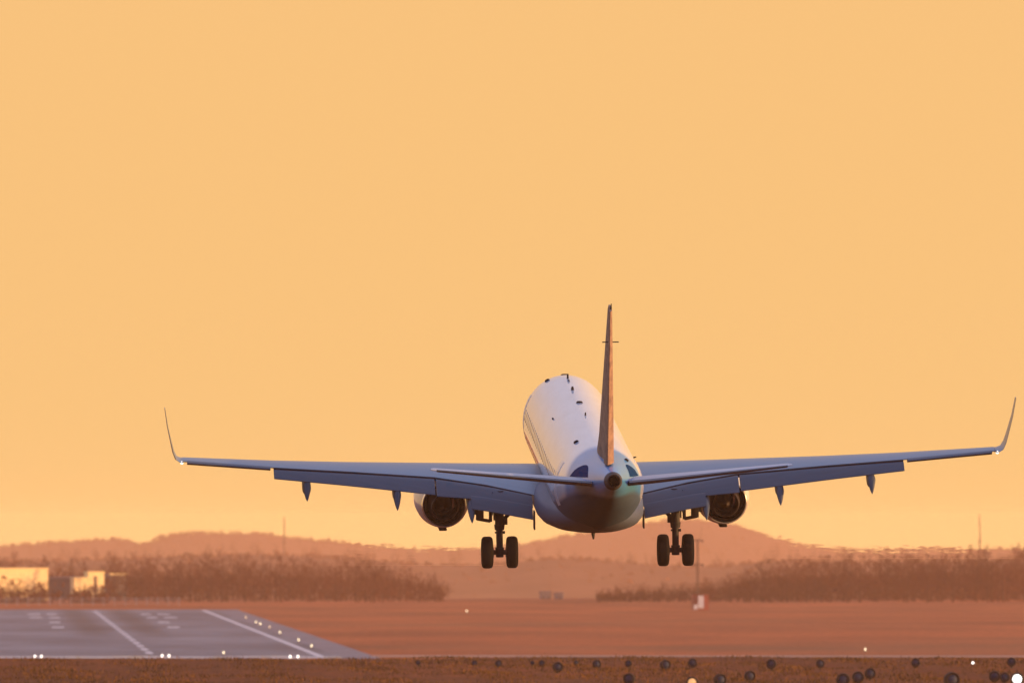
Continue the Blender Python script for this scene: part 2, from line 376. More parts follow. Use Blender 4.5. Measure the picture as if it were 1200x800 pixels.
for i in range(330):
    x, y, z = face(P2b, 8000, 900, -1.5)
    mid.append((x, y, z, random.uniform(.6, 1.15), random.randrange(6)))
wood('distant_wood', mid, 'bare trees growing over the nearer hillside', M_twig)

# ------------------------------------------------------------------ tree line: individual trees
def tree_line(count, x0, x1, topf, Y0, Y1, label, group, name='bare_tree'):
    for i in range(count):
        px = x0 + (x1-x0)*(i + random.uniform(.1, .9))/count
        Y = random.uniform(Y0, Y1); k = random.randrange(6)
        hgt = (CZ - (topf(px) - HY)*Y/F - gh(Y))*random.uniform(.84, 1.06)
        s = hgt/[9.2, 10.2, 8.6, 9.8, 7.6, 10.8][k]
        e = empty(name, ((px-600)*Y/F, Y, gh(Y)-.05), random.uniform(0, 6.28)); e.scale = (s*1.12, s*1.12, s)
        for me in meshes[k]:
            o = bpy.data.objects.new(me.name, me); col.objects.link(o); o.parent = e
        tag(e, label, 'tree', group)
topL = lambda px: interp(px, [-20, 0, 60, 150, 200, 300, 400, 470, 500, 530], [656, 655, 657, 656, 652, 650, 652, 658, 668, 680])
topR = lambda px: interp(px, [690, 730, 800, 850, 890, 950, 1000, 1100, 1200, 1230], [690, 684, 682, 674, 655, 651, 648, 648, 643, 642])
tree_line(62, 130, 527, topL, 3020, 3140, 'bare brown tree in the dense row left of the aircraft', 'bare trees left of the aircraft')
tree_line(16, -12, 135, lambda px: 656+random.uniform(-2, 6), 3260, 3330, 'bare tree rising behind the golden buildings', 'bare trees behind the buildings')
tree_line(30, -8, 56, lambda px: 684+random.uniform(-12, 9), 2985, 3025, 'small dark bare tree in front of the wide golden building', 'small trees before the wide golden building')
tree_line(14, 84, 126, lambda px: 688+random.uniform(-3, 8), 2990, 3010, 'small dark bare tree in front of the stepped golden building', 'small trees before the stepped golden building')
tree_line(30, 698, 860, topR, 3020, 3120, 'low bare bush-like tree in the hedge behind the mast hut', 'low trees behind the mast hut')
tree_line(62, 855, 1212, topR, 3020, 3140, 'tall bare brown tree in the dense row at far right', 'bare trees at the right')
back = []
for (x0, x1, tf, cnt) in ((-20, 520, topL, 110), (700, 1220, topR, 110)):
    for i in range(cnt):
        px = random.uniform(x0, x1); Y = random.uniform(3340, 3480)
        hgt = (CZ - (tf(px)-HY)*Y/F - gh(Y))*random.uniform(.8, 1.0); k = random.randrange(6)
        back.append(((px-600)*Y/F, Y, gh(Y), hgt/9.5, k))
wood('bare_wood', back, 'thick wood standing behind the first row of trees', M_twig)
def us():
    px = random.choice([random.uniform(125, 520), random.uniform(700, 1215), random.uniform(860, 1215)])
    Y = random.uniform(3035, 3180); tf = topL if px < 600 else topR
    hgt = CZ - (tf(px)-HY)*Y/F
    return (px-600)*Y/F, Y, hgt*random.uniform(.12, .62)**1.1
clump_wood('undergrowth', us, 4200, .6, 'brown undergrowth filling the tree rows', M_twig, 1.8)

def bs():
    px = random.choice([random.uniform(-8, 56), random.uniform(84, 128), random.uniform(-8, 130)]); Y = random.uniform(2985, 3030)
    return (px-600)*Y/F, Y, abs(random.gauss(0, 1.5)) + .5
clump_wood('shrubbery', bs, 260, .7, 'low brown shrubs at the foot of the golden buildings', M_twig, 1.6)
# ------------------------------------------------------------------ buildings at the left
M_gold = mat('pale_cladding', (.90, .68, .32), .45, var=.12, scale=.6, spec=.6)
M_farm = mat('grey_render', (.24, .19, .18), .8, var=.1)
M_dark = mat('dark_cladding', (.13, .085, .07), .7, var=.15, scale=.5)
M_glass = mat('window_glass', (.05, .06, .07), .1, spec=.8)
M_roof = mat('roof_sheet', (.25, .2, .18), .7, var=.1)
def building(name, label, px0, px1, pytop, Y, depth, ang, m, nwin, rows, cat='building'):
    x0, x1 = (px0-600)*Y/F, (px1-600)*Y/F; w = (x1-x0)/math.cos(ang); h = CZ - (pytop-HY)*Y/F
    e = empty(name, ((x0+x1)/2, Y, 0), ang); tag(e, label, cat)
    MB().box((0, depth/2, h/2-.1), (w, depth, h+.2)).build('wall', m, e, smooth=False)
    MB().box((0, depth/2, h+.12), (w+.25, depth+.25, .25)).build('roof', M_roof if m is M_dark else m, e, smooth=False)
    for r_ in range(rows):
        for k in range(nwin):
            ww = w/nwin*.5
            wo = MB().box((-w/2 + (k+.5)*w/nwin, -.03, h*(.24 + .34*r_)), (ww, .08, h*.16)).build('window', M_glass, e, smooth=False)
    return e, w, h
building('office_building', 'wide golden sunlit building at the left edge', -90, 55, 666.5, 3090, 9, R(30), M_gold, 9, 0)
building('warehouse', 'dark low hall between the two golden buildings', 57, 88, 677, 3170, 14, R(-8), M_dark, 3, 1)
building('stepped_annex', 'lower golden block beside the golden tower', 87, 103, 677.5, 3080, 1.6, R(30), M_gold, 2, 1)
e, w, h = building('tower_block', 'narrow golden tower with a dark upright slot', 103.4, 122, 670.5, 3082, 1.8, R(30), M_gold, 1, 0)
MB().box((-w*.05, -.04, h*.45), (w*.17, .1, h*.86)).build('window_slot', M_dark, e, smooth=False)
e, w, h = building('flat_roofed_hall', 'brown hall with a bright pale roof edge right of the golden tower', 129, 148, 674.5, 3110, 8, R(20), M_dark, 4, 1)
MB().box((0, -.25, h+.4), (w+.3, .3, .42)).build('roof_edge', M_gold, e, smooth=False)
e, w, h = building('farmhouse', 'tiny pale house far off below the aircraft', 634, 646, 693.5, 3135, 4, R(4), M_farm, 2, 1)
e, w, h = building('farm_shed', 'tiny pale shed right of the far pale house', 651, 660, 695, 3130, 4, R(4), M_farm, 1, 1)
# fence before the buildings
fe = empty('airfield_fence', ((-5-600)*2900/F, 2900, 0)); tag(fe, 'low pale fence line in front of the golden buildings', 'fence')
M_fence = mat('galvanised_rail', (.5, .45, .42), .5, .3)
ln = 215*2900/F
fb = MB()
for z in (.5, 1.0, 1.45): fb.box((ln/2, 0, z), (ln, .05, .07))
fb.build('rail', M_fence, fe, smooth=False)
for i in range(18): MB().box((i*ln/17, .06, .8), (.12, .06, 1.7)).build('post', M_fence, fe, smooth=False)

# ------------------------------------------------------------------ mast with hut in the field
M_red = mat('faded_red_panel', (.34, .06, .04), .6, var=.15)
M_white = mat('chalky_white_panel', (.75, .73, .72), .5, var=.08)
M_steel = mat('mast_steel', (.10, .05, .04), .7)
b0 = at(821, 713.5, 2775); b0.z = gh(2775)
me_ = empty('equipment_hut', b0, R(6)); tag(me_, 'small red and white equipment hut alone in the field', 'hut')
MB().box((0, 1.2, 1.35), (3.0, 2.2, 2.9)).build('wall', M_red, me_, smooth=False, bevel=.03)
MB().box((.05, -.14, 1.4), (1.05, .08, 2.35)).build('door', M_white, me_, smooth=False)
MB().box((-.95, -.2, .45), (.75, .18, .9)).build('cabinet', M_white, me_, smooth=False)
MB().box((0, 1, 2.86), (3.25, 2.45, .12)).build('roof', M_steel, me_, smooth=False)
mm = empty('lattice_mast', b0 + Vector((-.55, 2.6, 0))); tag(mm, 'slim lattice mast with two crossbars behind the red hut', 'mast')
lat = MB()
for a in range(3):
    x, y = .22*math.cos(a*2.094), .22*math.sin(a*2.094); lat.tube((x, y, 0), (x*.6, y*.6, 13.2), .11, .09, 5)
for i in range(22):
    z = .6*i; a = i*2.094
    s0 = 1-.4*z/13.2; s1 = 1-.4*(z+.6)/13.2
    lat.tube((.22*math.cos(a)*s0, .22*math.sin(a)*s0, z), (.22*math.cos(a+2.094)*s1, .22*math.sin(a+2.094)*s1, z+.6), .04, .04, 4)
lat.build('lattice', M_steel, mm)
for z, w in ((12.9, 2.2), (8.4, 2.3)):
    c = MB().box((0, 0, z), (w, .2, .22)); c.box((-w*.42, 0, z-.22), (.3, .2, .25)); c.box((w*.42, 0, z-.22), (.3, .2, .25))
    c.build('crossbar', M_steel, mm, smooth=False)
lat = MB(); lat.tube((.5, 0, 13), (1.0, 0, 17), .03, .015, 5); lat.build('whip_aerial', M_steel, mm)
for px, py, lab in ((1148, 604, 'very faint thin mast rising over the right tree row'), (333, 606, 'very faint thin mast on the left skyline')):
    p = at(px, py, 8200); q = empty('distant_mast', (p.x, 8200, gh(8200))); tag(q, lab, 'mast'); hh = p.z - gh(8200)
    a = MB(); a.tube((0, 0, 0), (0, 0, hh), .55, .3, 6); a.build('pole', M_steel, q)
    a = MB()
    for z in (.55, .75): a.tube((0, 0, hh*z), (0, 0, hh*z+1.2), .75, .75, 8)
    a.build('platform', M_steel, q)

# ------------------------------------------------------------------ runway and approach lights
M_lamp = mat('warm_lamp', (.9, .8, .6), .3, emit=(1, .82, .5), es=1.8)
M_lampw = mat('white_lamp', (.9, .9, .9), .3, emit=(1, .95, .85), es=1.8)
M_housing = mat('lamp_housing', (.008, .007, .010), .8, spec=.2, var=.2)
M_amber = mat('amber_lamp', (.4, .2, .08), .4, emit=(1, .5, .2), es=.62)
M_lens = mat('lamp_lens', (.02, .035, .075), .6, spec=.15)
M_stem = mat('lamp_stem', (.05, .045, .045), .6)
M_lampd = mat('dim_lamp', (.8, .6, .4), .3, emit=(1, .7, .4), es=1.0)
def edge_light(px, py, label, group, r=.17, m=None):
    Y = F*(CZ-.3)/(py-HY); e = empty('runway_light', ((px-600)*Y/F, Y, .06)); tag(e, label, 'runway light', group)
    MB().revolve([(-.02, .16), (.04, .15), (.08, .07), (.2, .06)], (0, 0, 0), 'z', 12).build('base', M_stem, e)
    MB().revolve([(.2, r*.8), (.28, r), (.42, r*.9), (.5, r*.45)], (0, 0, 0), 'z', 14).build('lamp', m or M_lamp, e)
rl = [(300, 729, 'farthest glowing edge light on the right side of the runway'), (305, 731, 'second farthest glowing edge light on the right side of the runway'),
      (328, 741, 'middle glowing edge light on the right side of the runway'), (350, 750, 'second nearest glowing edge light on the right side of the runway'),
      (365, 757, 'nearest glowing edge light on the right side of the runway'), (288, 723.5, 'dim glowing light just past the farthest of the five edge lights'),
      (316, 735, 'faint edge light between the paired far and the middle edge light'), (262, 765, 'reddish bright light low on the runway near its close end')]
for px, py, lb in rl: edge_light(px, py, lb, 'lights along the right edge of the runway', .085, M_lampd if ('dim' in lb or 'faint' in lb) else None)
for i, (px, py) in enumerate(((41, 769.5), (48.5, 769.5), (190, 768.8), (198, 768.8), (340, 769.8), (349, 769.8))):
    lb = ('left', 'right')[i % 2] + ' lamp of the ' + ('leftmost', 'middle', 'rightmost')[i//2] + ' bright pair at the near runway end'
    edge_light(px, py, lb, 'bright pairs at the near end of the runway', .125, M_lampw)
edge_light(1014, 761, 'lone tiny light in the field under the right wing', 'stray lights in the field', .08)
edge_light(547, 716, 'lone tiny pale light in the far field left of the aircraft', 'stray lights in the field', .1)

def ground_at_row(py):
    lo, hi = 885., 1000.
    for _ in range(40):
        m_ = (lo+hi)/2
        if HY + F*(CZ-gh(m_))/m_ > py: lo = m_
        else: hi = m_
    return lo
def approach_light(px, py, rpx, label, lit=False, group='dark approach lights in the foreground grass'):
    Y = ground_at_row(min(py + rpx + 1.5, 806)); r = rpx*Y/F; x = (px-600)*Y/F
    cz = CZ - (py-HY)*Y/F
    e = empty('approach_light', (x, Y, gz(x, Y)-.03), random.uniform(-.5, .5)); tag(e, label, 'approach light', group)
    h = max(r*1.02, cz - gz(x, Y) + .03)
    MB().tube((0, 0, 0), (0, 0, h-r*.7), .05, .05, 8).build('stem', M_stem, e)
    MB().revolve([(r*.95, r*.25), (r*.8, r*.62), (r*.45, r*.9), (0, r), (-r*.5, r*.96), (-r*.62, r*.86), (-r*.55, r*.74), (-r*.3, r*.7)], (0, 0, h), 'y', 24).build('housing', M_housing, e)
    MB().revolve([(-r*.28, r*.7), (-r*.45, r*.6), (-r*.6, r*.38), (-r*.66, r*.1)], (0, 0, h), 'y', 20).build('lens', lit or M_lens, e)
    vz = MB(); vz.tube((-r*.2, 0, h-r*.95), (r*.2, 0, h-r*.95), r*.16, r*.16, 8); vz.build('bracket', M_stem, e)
AL = [(490, 776, 3.0, 'tiny dark approach light at the grass edge below the left engine, leftmost of all'),
      (556, 776.5, 3.6, 'small dark approach light below the left main wheels, second from the left'),
      (584, 777, 4.2, 'small dark approach light on the grass edge, third from the left'),
      (624, 776, 2.6, 'tiny dark approach light close left of a slightly bigger one'),
      (635, 776.5, 3.8, 'small dark approach light just left of the large leftmost one'),
      (653.5, 781, 6.2, 'large dark round approach light below the aircraft belly, left of the others its size'),
      (675, 776, 3.0, 'tiny dark approach light right of the large leftmost one'),
      (699, 778, 5.2, 'mid sized dark approach light on the grass edge below the tail'),
      (736.5, 777, 4.2, 'small dark approach light on the grass edge above a large low one'),
      (737.5, 795, 7.0, 'large dark approach light at the bottom edge below the tail'),
      (779.5, 778.5, 6.2, 'large dark round approach light below the right main wheels'),
      (811.5, 776.5, 5.6, 'dark round approach light on the grass edge below the red hut'),
      (843.5, 796, 7.4, 'large dark approach light at the bottom edge right of the glowing amber one'),
      (878.5, 791.5, 6.4, 'dark approach light low in the grass just right of the large bottom one'),
      (904, 777.5, 6.0, 'dark round approach light alone at the grass edge under the right wing'),
      (961, 777, 5.0, 'dark approach light with blue centre above the three low clustered ones'),
      (988, 796, 8.0, 'left and largest of three clustered dark approach lights at the bottom'),
      (1005.5, 793, 7.2, 'middle of three clustered dark approach lights at the bottom'),
      (1019.5, 788.5, 6.6, 'right and highest of three clustered dark approach lights at the bottom'),
      (1073, 776, 5.4, 'dark approach light with blue centre at the grass edge below the right wing tip'),
      (1115, 796, 9.4, 'largest dark approach light with blue lens at the bottom right edge'),
      (1165.5, 792, 6.8, 'dark approach light left of its touching neighbour at bottom right'),
      (1177.5, 793, 6.0, 'dark approach light touching the bright white lamp at bottom right'),
      (1185.5, 775, 5.4, 'dark approach light at the grass edge, farthest right of that row')]
for a in AL: approach_light(*a)
approach_light(811, 799, 7, 'glowing amber approach light at the bottom edge', M_amber, 'lit approach lights')
approach_light(1192, 795, 8, 'bright glowing approach light in the bottom right corner', M_lampw, 'lit approach lights')
approach_light(1140, 776, 2.2, 'small bright approach light on the grass edge at right', M_lampw, 'lit approach lights')

# foreground grass
M_grass = mat('dry_grass_blades', (.20, .085, .018), .9, c2=(.075, .036, .010), scale=.25, stretch=(1, .35, 1), spec=.1)
gv, gf = [], []
for i in range(52000):
    Y = 893 + 112*random.random(); x = random.uniform(-37, 37)*Y/1000
    if math.sin(x*.5+Y*.13)+math.sin(x*.17-Y*.31) < random.uniform(-2.6, 1.2): continue
    z = gz(x, Y)-.02; hgt = random.uniform(.07, .22) * (1.9 if random.random() < .04 else 1); a = random.uniform(0, 3.14); w = random.uniform(.02, .05)
    dx, dy = math.cos(a)*w, math.sin(a)*w; lx, ly = random.gauss(0, .06), random.gauss(0, .06)
    b = len(gv); gv += [(x-dx, Y-dy, z), (x+dx, Y+dy, z), (x+lx, Y+ly, z+hgt)]; gf.append((b, b+1, b+2))
tag(raw('grass', gv, gf, M_grass), 'rusty brown short grass of the foreground rise', 'grass', kind='stuff')

# ================================================================== the airliner
# local axes: x to starboard (right), y to the nose, z up
def livery():
    m = bpy.data.materials.new('fuselage_paint'); m.use_nodes = True; nt = m.node_tree; p = nt.nodes['Principled BSDF']
    p.inputs['Coat Roughness'].default_value = .04
    t = N(nt, 'ShaderNodeTexCoord'); s = N(nt, 'ShaderNodeSeparateXYZ'); L(nt, t.outputs['Object'], s.inputs[0])
    def math_(op, a, b=None, **k):
        n = N(nt, 'ShaderNodeMath', operation=op)
        for i, q in enumerate((a, b)):
            if q is None: continue
            if isinstance(q, (int, float)): n.inputs[i].default_value = q
            else: L(nt, q, n.inputs[i])
        return n.outputs[0]
    def mixc(fac, a, b):
        n = N(nt, 'ShaderNodeMix', data_type='RGBA'); L(nt, fac, n.inputs['Factor'])
        for k, q in (('A', a), ('B', b)):
            if isinstance(q, tuple): n.inputs[k].default_value = (*q, 1)
            else: L(nt, q, n.inputs[k])
        return n.outputs['Result']
    def step(v, e0, e1):
        n = N(nt, 'ShaderNodeMapRange', interpolation_type='SMOOTHSTEP'); L(nt, v, n.inputs[0]); n.inputs[1].default_value = e0; n.inputs[2].default_value = e1
        return n.outputs[0]
    X, Y, Z = s.outputs
    # blue tail area: aft of a curved boundary
    edge = math_('ADD', Y, math_('MULTIPLY', math_('POWER', math_('ABSOLUTE', X), 2.0), 1.2))
    blue = step(edge, -9.0, -10.4)
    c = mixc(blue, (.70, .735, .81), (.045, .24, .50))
    # dark band low on the side, the ground's reflection painted in, widening aft
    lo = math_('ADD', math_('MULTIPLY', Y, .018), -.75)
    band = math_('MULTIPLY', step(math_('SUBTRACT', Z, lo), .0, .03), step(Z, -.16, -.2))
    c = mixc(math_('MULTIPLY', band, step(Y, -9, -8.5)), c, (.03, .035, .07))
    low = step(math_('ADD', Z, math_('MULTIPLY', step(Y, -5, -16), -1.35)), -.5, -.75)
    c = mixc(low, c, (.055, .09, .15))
    c = mixc(step(Y, -17.85, -17.95), c, (.06, .055, .055))
    def mixf(fac, a, b):
        n = N(nt, 'ShaderNodeMapRange'); L(nt, fac, n.inputs[0]); n.inputs[3].default_value = a; n.inputs[4].default_value = b; return n.outputs[0]
    cone = step(Y, -17.8, -17.95); low = math_('MAXIMUM', low, cone)
    L(nt, mixf(math_('MAXIMUM', low, math_('MULTIPLY', blue, .65)), .8, .0), p.inputs['Coat Weight']); L(nt, mixf(low, .5, .06), p.inputs['Specular IOR Level']); L(nt, mixf(low, .38, .6), p.inputs['Roughness'])
    nz = N(nt, 'ShaderNodeTexNoise'); mp = N(nt, 'ShaderNodeMapping'); mp.inputs['Scale'].default_value = (2, .35, 2); L(nt, t.outputs['Object'], mp.inputs[0]); L(nt, mp.outputs[0], nz.inputs['Vector'])
    nz.inputs['Scale'].default_value = 1.4; nz.inputs['Detail'].default_value = 6
    d = N(nt, 'ShaderNodeMapRange'); d.inputs[1].default_value = .3; d.inputs[2].default_value = .75; d.inputs[3].default_value = .88; d.inputs[4].default_value = 1.02; L(nt, nz.outputs['Fac'], d.inputs[0])
    # fine panel joints
    wv = math_('LESS_THAN', math_('ABSOLUTE', math_('SUBTRACT', math_('FRACT', math_('MULTIPLY', Y, .42)), .5)), .006)
    k = math_('SUBTRACT', d.outputs[0], math_('MULTIPLY', wv, .25))
    mm_ = N(nt, 'ShaderNodeMix', data_type='RGBA', blend_type='MULTIPLY'); mm_.inputs['Factor'].default_value = 1; L(nt, c, mm_.inputs['A']); L(nt, k, mm_.inputs['B'])
    L(nt, mm_.outputs['Result'], p.inputs['Base Color'])
    return m
M_fus = livery()
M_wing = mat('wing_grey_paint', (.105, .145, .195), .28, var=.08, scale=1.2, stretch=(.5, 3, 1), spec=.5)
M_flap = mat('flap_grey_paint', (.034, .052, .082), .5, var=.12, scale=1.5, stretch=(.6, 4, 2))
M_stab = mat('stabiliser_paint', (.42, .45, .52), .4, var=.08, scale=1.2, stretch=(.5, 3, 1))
M_bare = mat('polished_metal', (.75, .74, .72), .22, .9, var=.05)
M_nac = mat('nacelle_paint', (.66, .66, .69), .3, var=.06, coat=.3)
M_hot = mat('scorched_exhaust_metal', (.055, .04, .036), .5, .5, var=.2, scale=.6)
M_black = mat('soot_black', (.006, .005, .005), .9, spec=0.)
M_fin = mat('fin_paint', (.36, .22, .145), .65, c2=(.17, .105, .085), scale=2.6, stretch=(1, .6, 1.5), spec=.2)
M_gear = mat('gear_steel', (.025, .022, .025), .6, spec=.25)
M_tyre = mat('tyre_rubber', (.008, .007, .008), .85, spec=.12)
M_rim = mat('wheel_hub_metal', (.05, .045, .045), .5, .4)
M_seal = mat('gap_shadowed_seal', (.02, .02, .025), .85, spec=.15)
M_win = mat('cabin_window_glass', (.22, .2, .2), .15, spec=.6)
M_glint = mat('nav_lamp_glass', (.9, .9, .9), .1, emit=(1, .92, .75), es=1.2)

PL = empty('airliner', (2.48, 500, CZ + 1.95))
PL.rotation_mode = 'YXZ'; PL.rotation_euler = (R(6.5), R(-.75), R(2.65))
tag(PL, 'twin engine passenger jet just above the ground seen from behind with wheels down', 'aeroplane')

# fuselage
FS = [(18.5, -.45, .02, .02), (18.3, -.43, .3, .28), (17.8, -.38, .62, .6), (17, -.29, .95, .93), (16, -.17, 1.2, 1.22), (14.8, -.07, 1.38, 1.46), (13.2, 0, 1.49, 1.64),
      (12, 0, 1.505, 1.675), (6, 0, 1.505, 1.675), (0, 0, 1.505, 1.675), (-3.8, 0, 1.505, 1.675), (-6.5, .07, 1.5, 1.60), (-8.5, .2, 1.475, 1.46), (-10.5, .42, 1.37, 1.23), (-12.5, .66, 1.15, 1.0),
      (-14.2, .88, .9, .82), (-15.6, 1.08, .67, .65), (-16.9, 1.27, .45, .46), (-17.9, 1.41, .3, .3), (-18.5, 1.48, .22, .22)]
fy = np.array([q[0] for q in FS][::-1]); fa = np.array([q[1:] for q in FS][::-1])
def fus(yv):
    i = int(np.clip(np.searchsorted(fy, yv)-1, 0, len(fy)-2)); t = (yv-fy[i])/(fy[i+1]-fy[i])
    p1, p2 = fa[i], fa[i+1]; h = fy[i+1]-fy[i]
    def slope(k):
        if k <= 0 or k >= len(fy)-1: return (fa[1]-fa[0])/(fy[1]-fy[0]) if k <= 0 else (fa[-1]-fa[-2])/(fy[-1]-fy[-2])
        a = (fa[k]-fa[k-1])/(fy[k]-fy[k-1]); b = (fa[k+1]-fa[k])/(fy[k+1]-fy[k])
        return np.where(a*b > 0, 2*a*b/(a+b+1e-12), 0)
    m1, m2 = slope(i)*h, slope(i+1)*h
    return (2*t**3-3*t**2+1)*p1 + (t**3-2*t**2+t)*m1 + (-2*t**3+3*t**2)*p2 + (t**3-t**2)*m2
ny = sorted(set(np.concatenate([np.linspace(-18.5, -6, 44), np.linspace(-6, 12, 24), np.linspace(12, 18.5, 36)]).round(4)))
rings = []
for yv in ny:
    cz, hw, hh = fus(yv)
    rings.append([(hw*math.cos(a), yv, cz + hh*math.sin(a)*(1.0 if math.sin(a) > 0 else 1.0)) for a in [2*math.pi*k/56 for k in range(56)]])
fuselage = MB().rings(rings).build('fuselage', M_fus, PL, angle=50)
def on_fus(yv, a):
    cz, hw, hh = fus(yv); return Vector((hw*math.cos(a), yv, cz+hh*math.sin(a))), Vector((math.cos(a)/hw, 0, math.sin(a)/hh)).normalized()
MB().revolve([(0, .19), (-.14, .175), (-.16, .15), (-.02, .12)], (0, -18.5, 1.48), 'y', 24).build('exhaust_outlet', M_black, fuselage)
# cabin windows: one mesh, copied
win_me = None
for s in (-1, 1):
    for k in range(27):
        yv = 12.2 - k*.82
        a = R(13) if s > 0 else R(167)
        p, nrm = on_fus(yv, a)
        if win_me is None:
            b = MB(); rr = []
            for d, sc_ in ((-.02, 1), (.002, 1), (.004, .9)):
                rr.append([(d, .125*sc_*math.copysign(abs(math.cos(t))**.6, math.cos(t)), .19*sc_*math.copysign(abs(math.sin(t))**.6, math.sin(t))) for t in [2*math.pi*j/20 for j in range(20)]])
            b.rings(rr); o = b.build('cabin_window', M_win, fuselage); win_me = o.data
        else:
            o = bpy.data.objects.new('cabin_window', win_me); col.objects.link(o); o.parent = fuselage
        o.location = p; o.rotation_euler = (0, -math.atan2(nrm.z, nrm.x), 0)
M_navy = mat('dark_navy', (.008, .04, .11), .6, spec=0.)
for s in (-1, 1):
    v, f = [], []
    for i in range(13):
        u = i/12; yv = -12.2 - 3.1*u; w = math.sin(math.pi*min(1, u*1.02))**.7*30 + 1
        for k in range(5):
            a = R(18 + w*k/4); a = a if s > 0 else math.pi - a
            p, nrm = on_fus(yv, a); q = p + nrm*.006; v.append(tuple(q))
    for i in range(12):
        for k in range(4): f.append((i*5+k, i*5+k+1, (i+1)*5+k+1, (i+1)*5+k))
    MB().add(v, f).build('stabiliser_root_patch', M_navy, fuselage)  # dark navy patch laid over the skin at the stabiliser root
# cabin doors as slightly proud panels
for s in (-1, 1):
    for yd in (13.3, -8.9):
        rr = []
        b = MB(); v, f = [], []
        for i in range(9):
            a = R(-26 + 62*i/8); a = a if s > 0 else math.pi - a
            for yo in (-.42, .42):
                p, nrm = on_fus(yd+yo, a)
                v += [tuple(p+nrm*.012), tuple(p-nrm*.05)]
        for i in range(8):
            q = i*4
            f += [(q, q+2, q+6, q+4), (q, q+4, q+5, q+1), (q+2, q+3, q+7, q+6)]
        f += [(0, 1, 3, 2), (32, 34, 35, 33)]
        b.add(v, f); b.build('cabin_door', M_nac, fuselage, angle=60)
# roof aerials and vents along the crown
def aerial(yv, hgt, ln, deg=90, name='aerial', w=.05):
    p, nrm = on_fus(yv, R(deg)); b = MB(); t = Vector((0, 1, 0)); sd_ = nrm.cross(t)
    rr = []
    for q, k, back in ((-.04, 1, 0), (hgt*.6, .8, -.1), (hgt, .55, -.2)):
        c = p + nrm*q + t*back*ln
        ln_, w_ = ln*.8, w*.8
        rr.append([c + t*ln_*.5*k*math.cos(a) + sd_*w_*.5*k*math.sin(a) for a in [2*math.pi*j/12 for j in range(12)]])
    b.rings(rr); return b.build(name, M_seal, fuselage)
aerial(13.9, .05, .3, 90, 'vent', .42); aerial(11.8, .16, .32, w=.10); aerial(11.0, .05, 1.0, 90, 'vent', .05); aerial(8.0, .12, .3, 91, w=.14); aerial(3.8, .06, .2, 90, 'vent', .32); aerial(-.2, .10, .2, 90, w=.08)
aerial(12.9, .06, .5, 116, 'vent', .26); aerial(-7.0, .06, .45, 116, 'vent', .26); aerial(-12.0, .06, .45, 52, 'vent', .22); aerial(2.4, .05, .3, 130, 'vent', .1)
aerial(-3.5, .12, .3, 20, w=.07)
# belly fairing
rr = []
for yv, k in ((6.6, .02), (6.0, .35), (4.8, .75), (3, .95), (0, 1), (-2.4, 1), (-3.8, .94), (-5.2, .80), (-6.6, .60), (-8.0, .36), (-9.2, .16), (-10, .02)):
    ring = []
    fc, fw, fh = fus(yv); hw = .75 + (fw+.31-.75)*k; zb = fc-fh-.13*k+.03*(1-k); zt = fc-.45; cz = (zb+zt)/2; hh = (zt-zb)/2
    for j in range(40):
        a = 2*math.pi*j/40; c_, s_ = math.cos(a), math.sin(a)
        ring.append((hw*math.copysign(abs(c_)**(1-.28*k), c_), yv, cz + hh*math.copysign(abs(s_)**(1-.28*k), s_)))
    rr.append(ring)
M_belly = mat('belly_grey_paint', (.075, .10, .155), .5, spec=.2, var=.15, scale=1.3, stretch=(1, .3, 1))
MB().rings(rr).build('belly_fairing', M_belly, PL, angle=50)
b = MB(); b.tube((-.02, -5.2, -1.7), (-.02, -5.35, -1.93), .08, .03, 8); b.build('drain_mast', M_gear, PL)

# lifting surface sections
def airfoil(x, yL, zL, yT, zT, th, n=14, te=.012):
    pts = []; ch = yL-yT
    for k in range(n+1):
        u = .5*(1+math.cos(math.pi*k/n))                       # TE -> LE over the top
        t = 5*th*(.2969*math.sqrt(u)-.126*u-.3516*u**2+.2843*u**3-.1036*u**4)
        pts.append((x, yL-u*ch, zL+(zT-zL)*u + t*1.1 + te*u))
    for k in range(1, n+1):
        u = .5*(1-math.cos(math.pi*k/n))
        t = 5*th*(.2969*math.sqrt(u)-.126*u-.3516*u**2+.2843*u**3-.1036*u**4)
        pts.append((x, yL-u*ch, zL+(zT-zL)*u - t*.9 - te*u))
    return pts
def mir(ring, s): return [(p[0]*s, p[1], p[2]) for p in ring]
# stations: x, yLE, zLE, yTE, zTE, thickness(m)
WS = [(.9, 4.7, -.72, -1.0, -1.08, .72), (1.8, 4.2, -.62, -.9, -.93, .66), (3.4, 3.35, -.46, -.82, -.58, .50), (5.15, 2.5, -.31, -.8, -.30, .40), (8, 1.05, -.06, -1.5, 0., .30), (10.6, -.25, .2, -2.2, .25, .22), (13.65, -1.75, .54, -2.82, .57, .14)]
wx = [q[0] for q in WS]; wa = np.array([q[1:] for q in WS])
def ws(x): return [float(np.interp(x, wx, wa[:, k])) for k in range(5)]
def flapbody(s, x0, x1, off, chord, defl, th, nm, m, parent, cf=lambda x: 1.):
    rr = []
    for x in np.linspace(x0, x1, 6):
        yL, zL, yT, zT, t = ws(x); c = chord(x)
        dz, dy = off(x)
        y0, z0 = yT+dy, zT+dz
        d = R(defl(x)); y1, z1 = y0 - c*math.cos(d), z0 - c*math.sin(d)
        rr.append(mir(airfoil(x, y0, z0, y1, z1, th(x), 10), s))
    return MB().rings(rr).build(nm, m, parent, angle=40)
